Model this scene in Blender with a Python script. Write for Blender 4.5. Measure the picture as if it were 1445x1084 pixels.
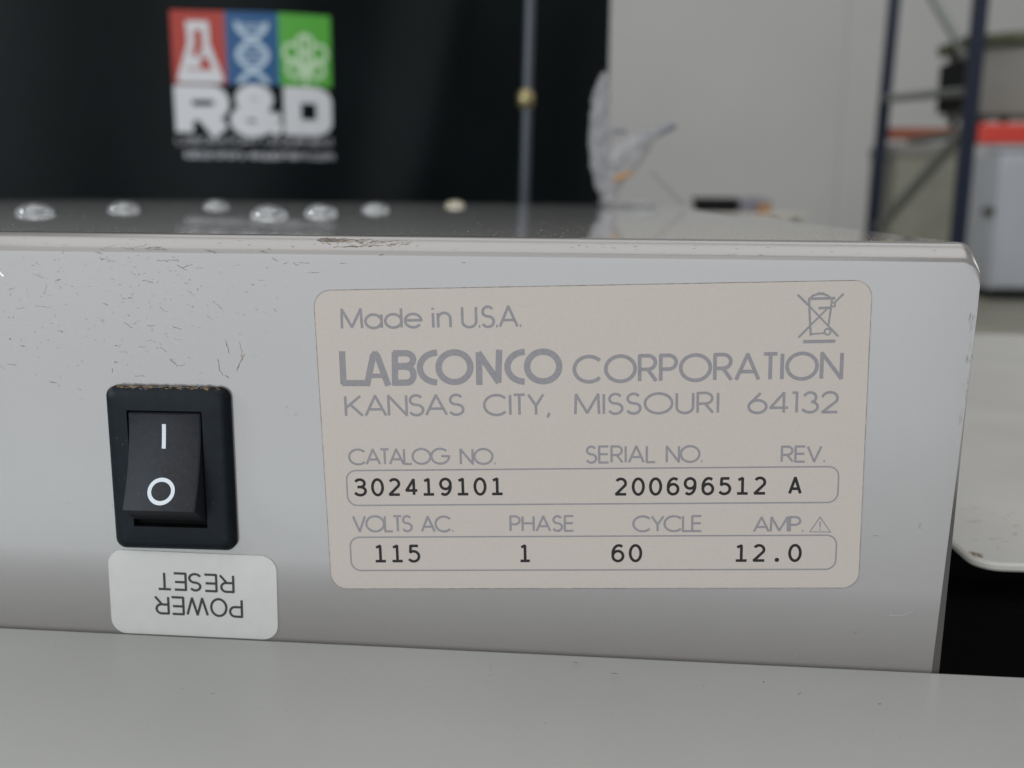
import bpy, bmesh, math, random
from mathutils import Vector, Matrix
R = math.radians
cos, sin, pi = math.cos, math.sin, math.pi
scene = bpy.context.scene
for o in list(bpy.data.objects):
    bpy.data.objects.remove(o)
COL = scene.collection
MM = 0.001

# ------------------------------------------------------------------ camera
PW, PH, FPX = 1445.0, 1084.0, 1380.0
PITCH, YAW, ROLL = R(-11.035), R(2.906), R(0.516)
BASE = Matrix(((1, 0, 0), (0, 0, -1), (0, 1, 0)))
ROT = Matrix.Rotation(YAW, 3, 'Z') @ Matrix.Rotation(PITCH, 3, 'X') @ BASE @ Matrix.Rotation(ROLL, 3, 'Z')
CAM = Vector((0.0, -0.190, 0.00843))
cd = bpy.data.cameras.new('camera')
cam = bpy.data.objects.new('camera', cd)
COL.objects.link(cam)
cam.matrix_world = Matrix.Translation(CAM) @ ROT.to_4x4()
cd.sensor_fit = 'HORIZONTAL'
cd.sensor_width = 36
cd.lens = 36 * FPX / PW
cd.clip_start = 0.01
cd.clip_end = 60
cd.dof.use_dof = True
cd.dof.focus_distance = 0.192
cd.dof.aperture_fstop = 13.5
scene.camera = cam

# ------------------------------------------------------------------ light
w = bpy.data.worlds.new('World')
scene.world = w
w.use_nodes = True
w.node_tree.nodes['Background'].inputs[0].default_value = (0.52, 0.55, 0.60, 1)
w.node_tree.nodes['Background'].inputs[1].default_value = 0.36


def area(name, loc, target, sx, sy, energy, color):
    ld = bpy.data.lights.new(name, 'AREA')
    ld.shape = 'RECTANGLE'
    ld.size, ld.size_y, ld.energy, ld.color = sx, sy, energy, color
    o = bpy.data.objects.new(name, ld)
    COL.objects.link(o)
    o.location = loc
    o.rotation_euler = (Vector(target) - Vector(loc)).to_track_quat('-Z', 'Y').to_euler()
    return o


# daylight through a doorway in front: the bright opening and the dimmer ground below it
area('doorway_light', (-0.45, -2.1, 0.26), (-0.45, 0, 0.26), 3.1, 1.24, 26, (0.91, 0.945, 1.0))
area('doorway_ground_light', (-0.45, -2.1, -0.49), (-0.45, 0, -0.49), 3.1, 0.24, 5.0, (0.90, 0.945, 1.0))
area('doorway_ground_light', (-1.15, -2.1, -0.80), (-1.15, 0, -0.80), 1.7, 0.36, 4.6, (0.88, 0.95, 1.0))
area('doorway_ground_light', (0.45, -2.1, -0.80), (0.45, 0, -0.80), 1.4, 0.36, 2.4, (0.90, 0.94, 1.0))
area('ceiling_light', (0.0, -0.52, 2.2), (0.0, -0.52, 0), 3.0, 1.4, 23, (1.0, 0.985, 0.97))
area('high_fill_light', (-0.3, -1.6, 1.4), (-0.1, 0.0, 0.0), 2.4, 1.3, 11, (1.0, 0.97, 0.94))  # added fill that brightens the dark reflection in the fold, no real window
area('side_window', (-1.35, -0.6, 0.6), (0.0, 0.1, 0.0), 0.45, 0.45, 13, (0.84, 0.95, 1.0))
area('ceiling_light', (0.2, 0.78, 2.3), (0.2, 0.6, 0.0), 2.6, 0.8, 9, (1.0, 0.985, 0.97))
area('right_fill_light', (2.6, 0.3, 1.0), (0.08, 0.1, 0.0), 1.3, 1.1, 12, (0.97, 0.98, 1.0))  # added fill to lighten the housing's dark right edge, no window known there
area('workshop_light', (1.2, 2.6, 4.0), (2.4, 10.0, 0.0), 6, 2.5, 260, (1.0, 0.99, 0.975))
scene.view_settings.view_transform = 'Standard'
scene.view_settings.look = 'None'
scene.view_settings.exposure = 0.22
scene.view_settings.gamma = 1
scene.view_settings.use_curve_mapping = False
scene.cycles.max_bounces = 10
scene.cycles.use_denoising = True


# ------------------------------------------------------------------ helpers
def ray(px, py):
    return ROT @ Vector(((px - PW / 2) / FPX, -(py - PH / 2) / FPX, -1.0))


def at(px, py, Y):
    """point of the photo's pixel px,py on the upright plane y = Y (metres)"""
    r = ray(px, py)
    return CAM + r * ((Y - CAM.y) / r.y)


def on_level(px, py, z):
    r = ray(px, py)
    return CAM + r * ((z - CAM.z) / r.z)


def tag(o, label=None, cat=None, group=None, kind=None):
    if label: o['label'] = label
    if cat: o['category'] = cat
    if group: o['group'] = group
    if kind: o['kind'] = kind
    return o


def empty(name, loc=(0, 0, 0), rz=0):
    o = bpy.data.objects.new(name, None)
    o.empty_display_size = 0.02
    COL.objects.link(o)
    o.location = loc
    o.rotation_euler = (0, 0, rz)
    return o


class MB:
    def __init__(self):
        self.v, self.f, self.m = [], [], []

    def quad_strip(self, a, b, mi=0, closed=False):
        n = len(a)
        s = len(self.v)
        self.v += [tuple(p) for p in a] + [tuple(p) for p in b]
        for i in range(n if closed else n - 1):
            j = (i + 1) % n
            self.f.append((s + i, s + j, s + n + j, s + n + i))
            self.m.append(mi)

    def poly(self, pts, mi=0):
        s = len(self.v)
        self.v += [tuple(p) for p in pts]
        self.f.append(tuple(range(s, s + len(pts))))
        self.m.append(mi)

    def box(self, lo, hi, mi=0, rot=None, org=None):
        x0, y0, z0 = lo
        x1, y1, z1 = hi
        p = [Vector(q) for q in ((x0, y0, z0), (x1, y0, z0), (x1, y1, z0), (x0, y1, z0), (x0, y0, z1), (x1, y0, z1), (x1, y1, z1), (x0, y1, z1))]
        if rot is not None:
            org = Vector(org)
            p = [org + rot @ (q - org) for q in p]
        s = len(self.v)
        self.v += [tuple(q) for q in p]
        for q in ((0, 3, 2, 1), (4, 5, 6, 7), (0, 1, 5, 4), (1, 2, 6, 5), (2, 3, 7, 6), (3, 0, 4, 7)):
            self.f.append(tuple(s + k for k in q))
            self.m.append(mi)

    def bar(self, a, b, wx, wy, mi=0):
        """square bar from a to b"""
        a, b = Vector(a), Vector(b)
        d = (b - a).normalized()
        u = d.cross(Vector((0, 1, 0.01))).normalized()
        v = d.cross(u).normalized()
        r0 = [a + u * sx * wx / 2 + v * sy * wy / 2 for sx, sy in ((-1, -1), (1, -1), (1, 1), (-1, 1))]
        r1 = [p + (b - a) for p in r0]
        self.quad_strip(r0, r1, mi, True)
        self.poly(r0[::-1], mi)
        self.poly(r1, mi)

    def tube(self, pts, rad, n=16, mi=0, caps=True):
        pts = [Vector(p) for p in pts]
        rings = []
        for i, p in enumerate(pts):
            d = (pts[min(i + 1, len(pts) - 1)] - pts[max(i - 1, 0)]).normalized()
            ref = Vector((0, 1, 0)) if abs(d.y) < 0.9 else Vector((1, 0, 0))
            u = d.cross(ref).normalized()
            v = d.cross(u).normalized()
            r = rad[i] if isinstance(rad, (list, tuple)) else rad
            rings.append([p + (u * cos(2 * pi * k / n) + v * sin(2 * pi * k / n)) * r for k in range(n)])
        for a, b in zip(rings, rings[1:]):
            self.quad_strip(a, b, mi, True)
        if caps:
            self.poly(rings[0][::-1], mi)
            self.poly(rings[-1], mi)

    def build(self, name, mats, parent=None, smooth=None, bevel=0, seg=2, merge=True):
        me = bpy.data.meshes.new(name)
        me.from_pydata(self.v, [], self.f)
        if not isinstance(mats, (list, tuple)):
            mats = [mats]
        for m in mats:
            me.materials.append(m)
        me.polygons.foreach_set('material_index', self.m)
        bm = bmesh.new()
        bm.from_mesh(me)
        if merge:
            bmesh.ops.remove_doubles(bm, verts=bm.verts, dist=1e-6)
            bmesh.ops.recalc_face_normals(bm, faces=bm.faces)
        if bevel:
            ed = [e for e in bm.edges if len(e.link_faces) == 2 and e.calc_face_angle(0) > R(40)]
            bmesh.ops.bevel(bm, geom=ed, offset=bevel, segments=seg, profile=0.5, affect='EDGES', clamp_overlap=True)
        bm.to_mesh(me)
        bm.free()
        if smooth:
            me.polygons.foreach_set('use_smooth', [True] * len(me.polygons))
            me.set_sharp_from_angle(angle=R(smooth))
        o = bpy.data.objects.new(name, me)
        COL.objects.link(o)
        if parent is not None:
            o.parent = parent
            o.matrix_parent_inverse = parent.matrix_basis.inverted()
        return o


# ------------------------------------------------------------------ materials
def mat(name, col, rough=0.5, spec=0.5, metal=0.0, var=0.0, vscale=200, bump=0.0, bscale=1500, coat=0.0, rvar=0.0):
    m = bpy.data.materials.new(name)
    m.use_nodes = True
    nt = m.node_tree
    b = nt.nodes['Principled BSDF']
    b.inputs['Base Color'].default_value = (*col, 1)
    b.inputs['Roughness'].default_value = rough
    b.inputs['Specular IOR Level'].default_value = spec
    b.inputs['Metallic'].default_value = metal
    b.inputs['Coat Weight'].default_value = coat
    b.inputs['Coat Roughness'].default_value = max(0.03, rough)
    tc = nt.nodes.new('ShaderNodeTexCoord')
    if var:
        n = nt.nodes.new('ShaderNodeTexNoise')
        n.inputs['Scale'].default_value = vscale
        n.inputs['Detail'].default_value = 6
        nt.links.new(tc.outputs['Object'], n.inputs['Vector'])
        r = nt.nodes.new('ShaderNodeValToRGB')
        r.color_ramp.elements[0].position = 0.3
        r.color_ramp.elements[1].position = 0.7
        r.color_ramp.elements[0].color = (*[c * (1 - var) for c in col], 1)
        r.color_ramp.elements[1].color = (*[min(1, c * (1 + var)) for c in col], 1)
        nt.links.new(n.outputs['Fac'], r.inputs['Fac'])
        nt.links.new(r.outputs['Color'], b.inputs['Base Color'])
    if rvar:
        n = nt.nodes.new('ShaderNodeTexNoise')
        n.inputs['Scale'].default_value = 40
        n.inputs['Detail'].default_value = 8
        nt.links.new(tc.outputs['Object'], n.inputs['Vector'])
        mr = nt.nodes.new('ShaderNodeMapRange')
        mr.inputs['To Min'].default_value = max(0.02, rough - rvar)
        mr.inputs['To Max'].default_value = rough + rvar
        nt.links.new(n.outputs['Fac'], mr.inputs['Value'])
        nt.links.new(mr.outputs['Result'], b.inputs['Roughness'])
    if bump:
        n = nt.nodes.new('ShaderNodeTexNoise')
        n.inputs['Scale'].default_value = bscale
        n.inputs['Detail'].default_value = 3
        nt.links.new(tc.outputs['Object'], n.inputs['Vector'])
        bp = nt.nodes.new('ShaderNodeBump')
        bp.inputs['Strength'].default_value = bump
        bp.inputs['Distance'].default_value = 0.0002
        nt.links.new(n.outputs['Fac'], bp.inputs['Height'])
        nt.links.new(bp.outputs['Normal'], b.inputs['Normal'])
    return m


M = {}
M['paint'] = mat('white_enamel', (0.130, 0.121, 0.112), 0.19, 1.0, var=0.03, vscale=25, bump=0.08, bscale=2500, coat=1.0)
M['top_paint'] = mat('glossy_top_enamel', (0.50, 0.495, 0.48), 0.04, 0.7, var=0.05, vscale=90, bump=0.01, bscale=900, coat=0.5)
M['side'] = mat('side_sheet_grey', (0.40, 0.40, 0.40), 0.4, var=0.1)
M['ledge'] = mat('ledge_enamel', (0.245, 0.243, 0.230), 0.34, 0.5, var=0.05, vscale=14, bump=0.10, bscale=2500)
M['label'] = mat('label_stock', (0.335, 0.296, 0.264), 0.45, 0.35, var=0.02, vscale=1500, bump=0.05, bscale=4000)
M['label_edge'] = mat('grimy_label_edge', (0.17, 0.15, 0.13), 0.8, 0.1, var=0.6, vscale=700)
M['ink'] = mat('grey_print', (0.168, 0.161, 0.168), 0.5, 0.3, var=0.10, vscale=2500)
M['black_ink'] = mat('black_print', (0.012, 0.010, 0.010), 0.6, 0.2)
M['white_label'] = mat('white_sticker', (0.37, 0.363, 0.345), 0.35, 0.5, var=0.03, vscale=300)
M['sticker_ink'] = mat('dark_print', (0.03, 0.03, 0.03), 0.6, 0.2)
M['bezel'] = mat('black_plastic_bezel', (0.004, 0.0065, 0.009), 0.5, 0.13, bump=0.15, bscale=3000, var=0.2, vscale=400)
M['rocker'] = mat('charcoal_rocker_plastic', (0.010, 0.011, 0.014), 0.58, 0.24, bump=0.3, bscale=5000, var=0.2, vscale=900)
M['switch_white'] = mat('switch_marking_white', (0.42, 0.45, 0.48), 0.5)
M['pit'] = mat('switch_recess', (0.004, 0.004, 0.004), 0.8, 0.1)
M['fleck'] = mat('dark_scuff', (0.105, 0.10, 0.092), 0.9, 0.1, var=0.5, vscale=800)
M['fleck_soft'] = mat('pale_scuff', (0.165, 0.155, 0.145), 0.9, 0.1, var=0.3, vscale=800)
M['fleck_brown'] = mat('brown_dirt', (0.13, 0.09, 0.05), 0.95, 0.05, var=0.5, vscale=900)
M['fleck_white'] = mat('bare_scratch', (0.27, 0.27, 0.265), 0.5)
M['lint'] = mat('pale_lint', (0.12, 0.12, 0.115), 0.9, 0.1)
M['lint_dim'] = mat('grey_lint', (0.05, 0.05, 0.05), 0.9, 0.1)
M['chip'] = mat('bare_primer', (0.62, 0.63, 0.63), 0.4)
M['grit'] = mat('tan_grit', (0.28, 0.19, 0.10), 0.9, 0.1, var=0.5, vscale=700)
M['steel'] = mat('bright_steel', (0.75, 0.76, 0.78), 0.22, metal=1.0)
M['dull_steel'] = mat('dull_steel', (0.055, 0.060, 0.072), 0.45, metal=0.6)
M['brass'] = mat('brass', (0.24, 0.20, 0.10), 0.35, metal=0.8)
M['vinyl'] = mat('black_vinyl', (0.0018, 0.0032, 0.0036), 0.42, 0.07, var=0.3, vscale=6)
M['red'] = mat('print_red', (0.27, 0.022, 0.012), 0.5, 0.3)
M['blue'] = mat('print_blue', (0.004, 0.055, 0.15), 0.5, 0.3)
M['green'] = mat('print_green', (0.055, 0.25, 0.026), 0.5, 0.3)
M['print_white'] = mat('print_white', (0.43, 0.43, 0.44), 0.5, 0.3)
M['print_grey'] = mat('print_grey', (0.34, 0.34, 0.36), 0.5, 0.3)
M['print_paleblue'] = mat('print_pale_blue', (0.28, 0.36, 0.43), 0.5, 0.3)
M['print_palegreen'] = mat('print_pale_green', (0.34, 0.46, 0.30), 0.5, 0.3)
M['wall'] = mat('painted_wall', (0.52, 0.52, 0.505), 0.85, 0.2, var=0.03, vscale=0.8)
M['floor'] = mat('warehouse_floor', (0.33, 0.315, 0.25), 0.5, 0.4, var=0.12, vscale=1.5)
M['shelf'] = mat('shelf_enamel', (0.38, 0.375, 0.35), 0.4, 0.4, var=0.05, vscale=30)
M['void'] = mat('shade_black_stand', (0.004, 0.004, 0.005), 0.9, 0.05)  # near-black colour stands in for the shade below the shelf
M['post'] = mat('navy_rack_paint', (0.006, 0.010, 0.024), 0.5, 0.3)
M['brace'] = mat('brace_grey', (0.13, 0.14, 0.13), 0.5)
M['beam'] = mat('orange_beam_paint', (0.44, 0.042, 0.028), 0.3)
M['beam_dark'] = mat('dark_orange_beam_paint', (0.20, 0.06, 0.03), 0.5)  # rear beam: darker, browner orange than the front one
M['grey_box'] = mat('grey_sheet', (0.15, 0.148, 0.135), 0.5, var=0.1, vscale=4)
M['olive'] = mat('olive_paint', (0.165, 0.167, 0.135), 0.6, var=0.15, vscale=5)
M['dark'] = mat('dark_plastic', (0.007, 0.008, 0.008), 0.7, 0.1)
M['olive_lid'] = mat('dark_olive_paint', (0.06, 0.065, 0.038), 0.6, 0.2, var=0.3, vscale=14)
M['cabinet'] = mat('cabinet_white', (0.50, 0.525, 0.565), 0.4, var=0.03, vscale=3)
M['orange'] = mat('orange_plastic', (0.36, 0.18, 0.06), 0.5)
M['slate'] = mat('slate_grey_plastic', (0.14, 0.14, 0.17), 0.5)
M['wood'] = mat('desk_board', (0.42, 0.40, 0.36), 0.5, var=0.05, vscale=5)


def clear(name, col, rough, trans=1.0, ior=1.45):
    m = mat(name, col, rough)
    b = m.node_tree.nodes['Principled BSDF']
    b.inputs['Transmission Weight'].default_value = trans
    b.inputs['IOR'].default_value = ior
    b.inputs['Coat Weight'].default_value = 1.0 if ior > 1.3 else 0.0
    b.inputs['Coat Roughness'].default_value = 0.02
    return m


M['clear'] = clear('clear_rubber', (0.97, 0.99, 1.0), 0.0, 0.93, 1.65)
M['clear_yellow'] = clear('yellowed_clear_rubber', (0.96, 0.88, 0.66), 0.0, 0.82, 1.7)
M['film'] = clear('clear_film', (0.36, 0.355, 0.36), 0.12, 0.0, 1.2)
M['film'].node_tree.nodes['Principled BSDF'].inputs['Alpha'].default_value = 0.42


# ------------------------------------------------------------------ stroke lettering
def arc(cx, cy, rx, ry, a0, a1, n=20):
    return [(cx + rx * cos(R(a0 + (a1 - a0) * i / n)), cy + ry * sin(R(a0 + (a1 - a0) * i / n))) for i in range(n + 1)]


def circ(cx, cy, rx, ry, n=36):
    p = arc(cx, cy, rx, ry, 0, 360, n)[:-1]
    return ('closed', p)


G = {
    'A': (.76, [[(0, 0), (.38, 1), (.76, 0)], [(.13, .32), (.63, .32)]]),
    'B': (.55, [[(0, 0), (0, 1), (.28, 1)] + arc(.28, .77, .23, .23, 90, -90) + [(0, .54)], [(0, .54), (.30, .54)] + arc(.30, .27, .25, .27, 90, -90) + [(0, 0)]]),
    'C': (.92, [arc(.5, .5, .5, .5, 42, 318, 30)]),
    'D': (.75, [[(0, 0), (0, 1), (.28, 1)] + arc(.28, .5, .47, .5, 90, -90, 24) + [(0, 0)]]),
    'E': (.48, [[(.48, 1), (0, 1), (0, 0), (.48, 0)], [(0, .52), (.45, .52)]]),
    'G': (1.0, [arc(.5, .5, .5, .5, 45, 360, 32) + [(.56, .5)]]),
    'H': (.62, [[(0, 0), (0, 1)], [(.62, 0), (.62, 1)], [(0, .52), (.62, .52)]]),
    'I': (.02, [[(.01, 0), (.01, 1)]]),
    'K': (.62, [[(0, 0), (0, 1)], [(.56, 1), (.02, .42)], [(.17, .58), (.62, 0)]]),
    'L': (.43, [[(0, 1), (0, 0), (.43, 0)]]),
    'M': (.88, [[(0, 0), (.03, 1), (.44, .06), (.85, 1), (.88, 0)]]),
    'N': (.66, [[(0, 0), (0, 1), (.66, 0), (.66, 1)]]),
    'O': (1.0, [circ(.5, .5, .5, .5)]),
    'P': (.52, [[(0, 0), (0, 1), (.26, 1)] + arc(.26, .73, .26, .27, 90, -90) + [(0, .46)]]),
    'Q': (1.0, [circ(.5, .5, .5, .5), [(.6, .3), (1, -.02)]]),
    'R': (.56, [[(0, 0), (0, 1), (.27, 1)] + arc(.27, .73, .26, .27, 90, -90) + [(0, .46)], [(.27, .46), (.56, 0)]]),
    'S': (.50, [arc(.25, .745, .22, .255, 30, 180, 14) + arc(.25, .745, .22, .22, 180, 255, 8) + arc(.25, .27, .25, .25, 75, 0, 8) + arc(.25, .27, .25, .27, 0, -155, 16)]),
    'T': (.46, [[(0, 1), (.46, 1)], [(.23, 1), (.23, 0)]]),
    'U': (.60, [[(0, 1), (0, .3)] + arc(.3, .3, .3, .3, 180, 360) + [(.6, 1)]]),
    'V': (.68, [[(0, 1), (.34, 0), (.68, 1)]]),
    'W': (1.0, [[(0, 1), (.25, 0), (.5, 1), (.75, 0), (1, 1)]]),
    'Y': (.62, [[(0, 1), (.31, .45), (.62, 1)], [(.31, .45), (.31, 0)]]),
    '1': (.22, [[(0, 1), (.17, 1), (.17, 0)]]),
    '2': (.58, [arc(.29, .7, .28, .3, 170, -35, 18) + [(.02, 0), (.58, 0)]]),
    '3': (.58, [arc(.29, .75, .22, .25, 165, -80, 18), arc(.29, .27, .29, .27, 80, -160, 20)]),
    '4': (.66, [[(.5, 0), (.5, 1), (0, .25), (.66, .25)]]),
    '6': (.66, [circ(.33, .32, .33, .32), [(.05, .48), (.44, 1)]]),
    '.': (.06, [[(.0, .03), (.07, .03)]]),
    ',': (.12, [[(.10, .08), (.02, -.16)]]),
    'a': (.70, [circ(.35, .35, .35, .35), [(.70, 0), (.70, .7)]]),
    'd': (.70, [circ(.35, .35, .35, .35), [(.70, 0), (.70, 1)]]),
    'e': (.70, [[(0.01, .37), (.70, .37)] + arc(.35, .35, .35, .35, 3, 325, 28)]),
    'i': (.02, [[(.01, 0), (.01, .7)], [(.01, .86), (.01, .95)]]),
    'n': (.52, [[(0, 0), (0, .7)], [(0, .42)] + arc(.26, .42, .26, .28, 180, 0, 14) + [(.52, 0)]]),
    'b': (.70, [circ(.35, .35, .35, .35), [(0, 0), (0, 1)]]),
    'o': (.70, [circ(.35, .35, .35, .35)]),
    'r': (.30, [[(0, 0), (0, .7)], [(0, .45)] + arc(.25, .45, .25, .25, 180, 80, 8)]),
    't': (.30, [[(.15, 0), (.15, .95)], [(0, .68), (.30, .68)]]),
    'y': (.50, [[(0, .7), (.25, 0)], [(.50, .7), (.17, -.25)]]),
    'q': (.70, [circ(.35, .35, .35, .35), [(.70, -.28), (.70, .7)]]),
    'u': (.50, [[(0, .7), (0, .25)] + arc(.25, .25, .25, .25, 180, 360, 12) + [(.50, .7)]]),
    'p': (.70, [circ(.35, .35, .35, .35), [(0, -.28), (0, .7)]]),
    'm': (.84, [[(0, 0), (0, .7)], [(0, .48)] + arc(.21, .48, .21, .22, 180, 0, 10) + [(.42, 0)], [(.42, .48)] + arc(.63, .48, .21, .22, 180, 0, 10) + [(.84, 0)]]),
    'c': (.62, [arc(.35, .35, .35, .35, 42, 318, 22)]),
    'l': (.02, [[(.01, 0), (.01, 1)]]),
    '-': (.3, [[(0, .36), (.3, .36)]]),
    '·': (.1, [[(.0, .5), (.12, .5)]]),
}
# typed digits: every glyph on the same pitch (.78 of the height)
D = {
    '0': [circ(.30, .5, .27, .5)],
    '1': [[(.08, .88), (.30, .99), (.30, .02)], [(.06, .02), (.54, .02)]],
    '2': [arc(.29, .72, .25, .28, 150, -30, 16) + [(.03, .02), (.57, .02)]],
    '3': [arc(.27, .76, .25, .24, 145, -85, 16), [(.17, .525), (.29, .525)], arc(.27, .265, .29, .265, 85, -150, 18)],
    '4': [[(.42, 0), (.42, .98), (.02, .28), (.60, .28)]],
    '5': [[(.52, .98), (.12, .98), (.10, .57)] + arc(.26, .32, .29, .32, 110, -148, 18)],
    '6': [circ(.31, .32, .26, .32), arc(.36, .46, .31, .54, 62, 190, 16)],
    '9': [circ(.29, .68, .26, .32), arc(.24, .54, .31, .54, 242, 370, 16)],
    'A': [[(.02, 0), (.30, 1), (.58, 0)], [(.11, .30), (.49, .30)]],
    '.': [circ(.30, .06, .045, .045, 12), [(.27, .06), (.33, .06)]],
}


SANS = dict(G)
SANS['O'] = (.80, [circ(.40, .5, .40, .5)])
SANS['W'] = (1.08, [[(0, 1), (.27, 0), (.54, 1), (.81, 0), (1.08, 1)]])
SANS['E'] = (.60, [[(.60, 1), (0, 1), (0, 0), (.62, 0)], [(0, .53), (.57, .53)]])
SANS['P'] = (.62, [[(0, 0), (0, 1), (.36, 1)] + arc(.36, .715, .26, .285, 90, -90) + [(0, .43)]])
SANS['R'] = (.70, [[(0, 0), (0, 1), (.38, 1)] + arc(.38, .73, .26, .27, 90, -90) + [(0, .46)], [(.34, .46), (.70, 0)]])
SANS['S'] = (.62, [[(.02 + .6 * a / .5, b) for a, b in G['S'][1][0]]])
SANS['T'] = (.66, [[(0, 1), (.66, 1)], [(.33, 1), (.33, 0)]])


class Pen:
    """draws flat ribbons into one mesh through a frame function (u, v, lift) -> point"""

    def __init__(self, frame, lift=0.00002):
        self.mb, self.frame, self.lift, self.k = MB(), frame, lift, 0

    def stroke(self, pts, wd, mi=0, extend=0.0):
        closed = False
        if isinstance(pts, tuple) and pts[0] == 'closed':
            closed, pts = True, pts[1]
        q = [Vector((p[0], p[1])) for p in pts]
        q2 = [q[0]]
        for p in q[1:]:
            if (p - q2[-1]).length > 1e-9:
                q2.append(p)
        q = q2
        if not closed:
            for i in range(1, len(q) - 1):
                if (q[i] - q[i - 1]).angle(q[i + 1] - q[i]) > 1.15:
                    a_, b_ = q[:i + 1], q[i:]
                    ea, eb = (a_[-1] - a_[-2]).normalized() * wd * .22, (b_[0] - b_[1]).normalized() * wd * .22
                    a_[-1] = a_[-1] + ea
                    b_[0] = b_[0] + eb
                    self.stroke([tuple(p) for p in a_], wd, mi)
                    self.stroke([tuple(p) for p in b_], wd, mi)
                    return
        n = len(q)
        if extend and not closed:
            q[0] = q[0] - (q[1] - q[0]).normalized() * extend
            q[-1] = q[-1] + (q[-1] - q[-2]).normalized() * extend
        L, Rr = [], []
        h = wd / 2
        for i in range(n):
            if closed:
                d0, d1 = (q[i] - q[i - 1]).normalized(), (q[(i + 1) % n] - q[i]).normalized()
            else:
                d0 = (q[i] - q[i - 1]).normalized() if i else (q[1] - q[0]).normalized()
                d1 = (q[i + 1] - q[i]).normalized() if i < n - 1 else d0
            n0, n1 = Vector((-d0.y, d0.x)), Vector((-d1.y, d1.x))
            m = n0 + n1
            if m.length < 0.35:
                m = n0
            m.normalize()
            s = h / max(0.68, m.dot(n0))
            L.append(q[i] + m * s)
            Rr.append(q[i] - m * s)
        z = self.lift + (self.k % 5) * 0.000003
        self.k += 1
        dz = min(2e-7, 3e-6 / n)
        self.mb.quad_strip([self.frame(p.x, p.y, z + dz * i) for i, p in enumerate(Rr)], [self.frame(p.x, p.y, z + dz * i) for i, p in enumerate(L)], mi, closed)

    def text(self, s, u0, u1, v, h, wd, gap=.13, space=.42, mi=0, table=None):
        table = table or G
        x, items = 0.0, []
        for c in s:
            if c == ' ':
                x += space
                continue
            a, st = table[c]
            items.append((x, st))
            x += a + gap
        x -= gap
        sx = (u1 - u0) / x
        for x0, st in items:
            for p in st:
                if isinstance(p, tuple):
                    self.stroke(('closed', [(u0 + (x0 + a) * sx, v + b * h) for a, b in p[1]]), wd, mi)
                else:
                    self.stroke([(u0 + (x0 + a) * sx, v + b * h) for a, b in p], wd, mi)

    def typed(self, s, u0, pitch, v, h, wd, mi=0):
        for i, c in enumerate(s):
            if c == ' ':
                continue
            k = pitch / .78
            for p in D[c]:
                f = lambda a, b: (u0 + i * pitch + (.30 + (a - .30) * .86) * k, v + b * h)
                if isinstance(p, tuple):
                    self.stroke(('closed', [f(a, b) for a, b in p[1]]), wd, mi)
                else:
                    self.stroke([f(a, b) for a, b in p], wd, mi, extend=wd * .25)

    def area(self, pts, mi=0):
        z = self.lift + (self.k % 5) * 0.000003
        self.k += 1
        self.mb.poly([self.frame(a, b, z) for a, b in pts], mi)

    def done(self, name, mats, parent):
        return self.mb.build(name, mats, parent, merge=False)


def rounded(u0, v0, u1, v1, r, n=8):
    p = []
    for cx, cy, a in ((u1 - r, v1 - r, 0), (u0 + r, v1 - r, 90), (u0 + r, v0 + r, 180), (u1 - r, v0 + r, 270)):
        p += arc(cx, cy, r, r, a, a + 90, n)
    return p


# ================================================================== SETTING
FLOOR = -0.95
mb = MB()
mb.poly([(-14, -6, FLOOR), (14, -6, FLOOR), (14, 14, FLOOR), (-14, 14, FLOOR)])
tag(mb.build('floor', M['floor']), kind='structure')
mb = MB()
mb.box((-14, 11.0, FLOOR), (14, 11.2, 6.5))
tag(mb.build('wall', M['wall']), 'plain grey painted wall at the back of the workshop', 'wall', kind='structure')
mb = MB()
a, b = at(1188, 200, 10.9), at(1246, 200, 10.9)
mb.box((a.x, 10.975, FLOOR), (b.x, 10.997, 6.4))
tag(mb.build('wall_pilaster', M['wall'], bevel=0.01), 'flat grey pilaster on the back wall behind the rack post', 'pilaster', kind='structure')

# ================================================================== STAND, SHELF, LEDGE
LZ, SZ = -0.082, -0.078
BZ = -0.1022
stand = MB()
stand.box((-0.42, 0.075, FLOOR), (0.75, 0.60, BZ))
tag(stand.build('shade_black_stand', M['void'], bevel=0.003), 'stand under the grey side shelf, coloured black for the deep shade there', 'stand')

near0, near1, far0 = on_level(1400, 795, SZ), on_level(1445, 798, SZ), on_level(1400, 470, SZ)
shx0 = on_level(1348.5, 768, SZ).x
shy = near0.y
mb = MB()
rr = 0.0062
outline = [(shx0, far0.y + .0), (shx0, shy + rr)] + [(shx0 + rr + rr * cos(R(t)), shy + rr + rr * sin(R(t))) for t in range(180, 271, 10)] + [(0.62, shy - 0.004), (0.62, far0.y - 0.015)]
prof = [(0.0006, 0.0), (0.0, -0.0006), (0.0, -0.0016), (0.0006, -0.0022)]
cx = sum(p[0] for p in outline) / len(outline)
cy = sum(p[1] for p in outline) / len(outline)
rings = []
for ins, dz in prof:
    rings.append([(p[0] + (ins if p[0] < cx else -ins), p[1] + (ins if p[1] < cy else -ins), SZ + dz) for p in outline])
for a, b in zip(rings, rings[1:]):
    mb.quad_strip(a, b, 0, True)
mb.poly(rings[0])
mb.poly(rings[-1][::-1])
shelf = mb.build('side_shelf', M['shelf'], smooth=35)
mb = MB()
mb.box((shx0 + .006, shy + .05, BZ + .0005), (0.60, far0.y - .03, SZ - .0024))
mb.build('support', M['void'], shelf)  # black block fills the shaded space between shelf and stand
tag(shelf, 'grey sheet metal shelf with rounded worn corner right of the white housing', 'shelf')
random.seed(4)


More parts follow.
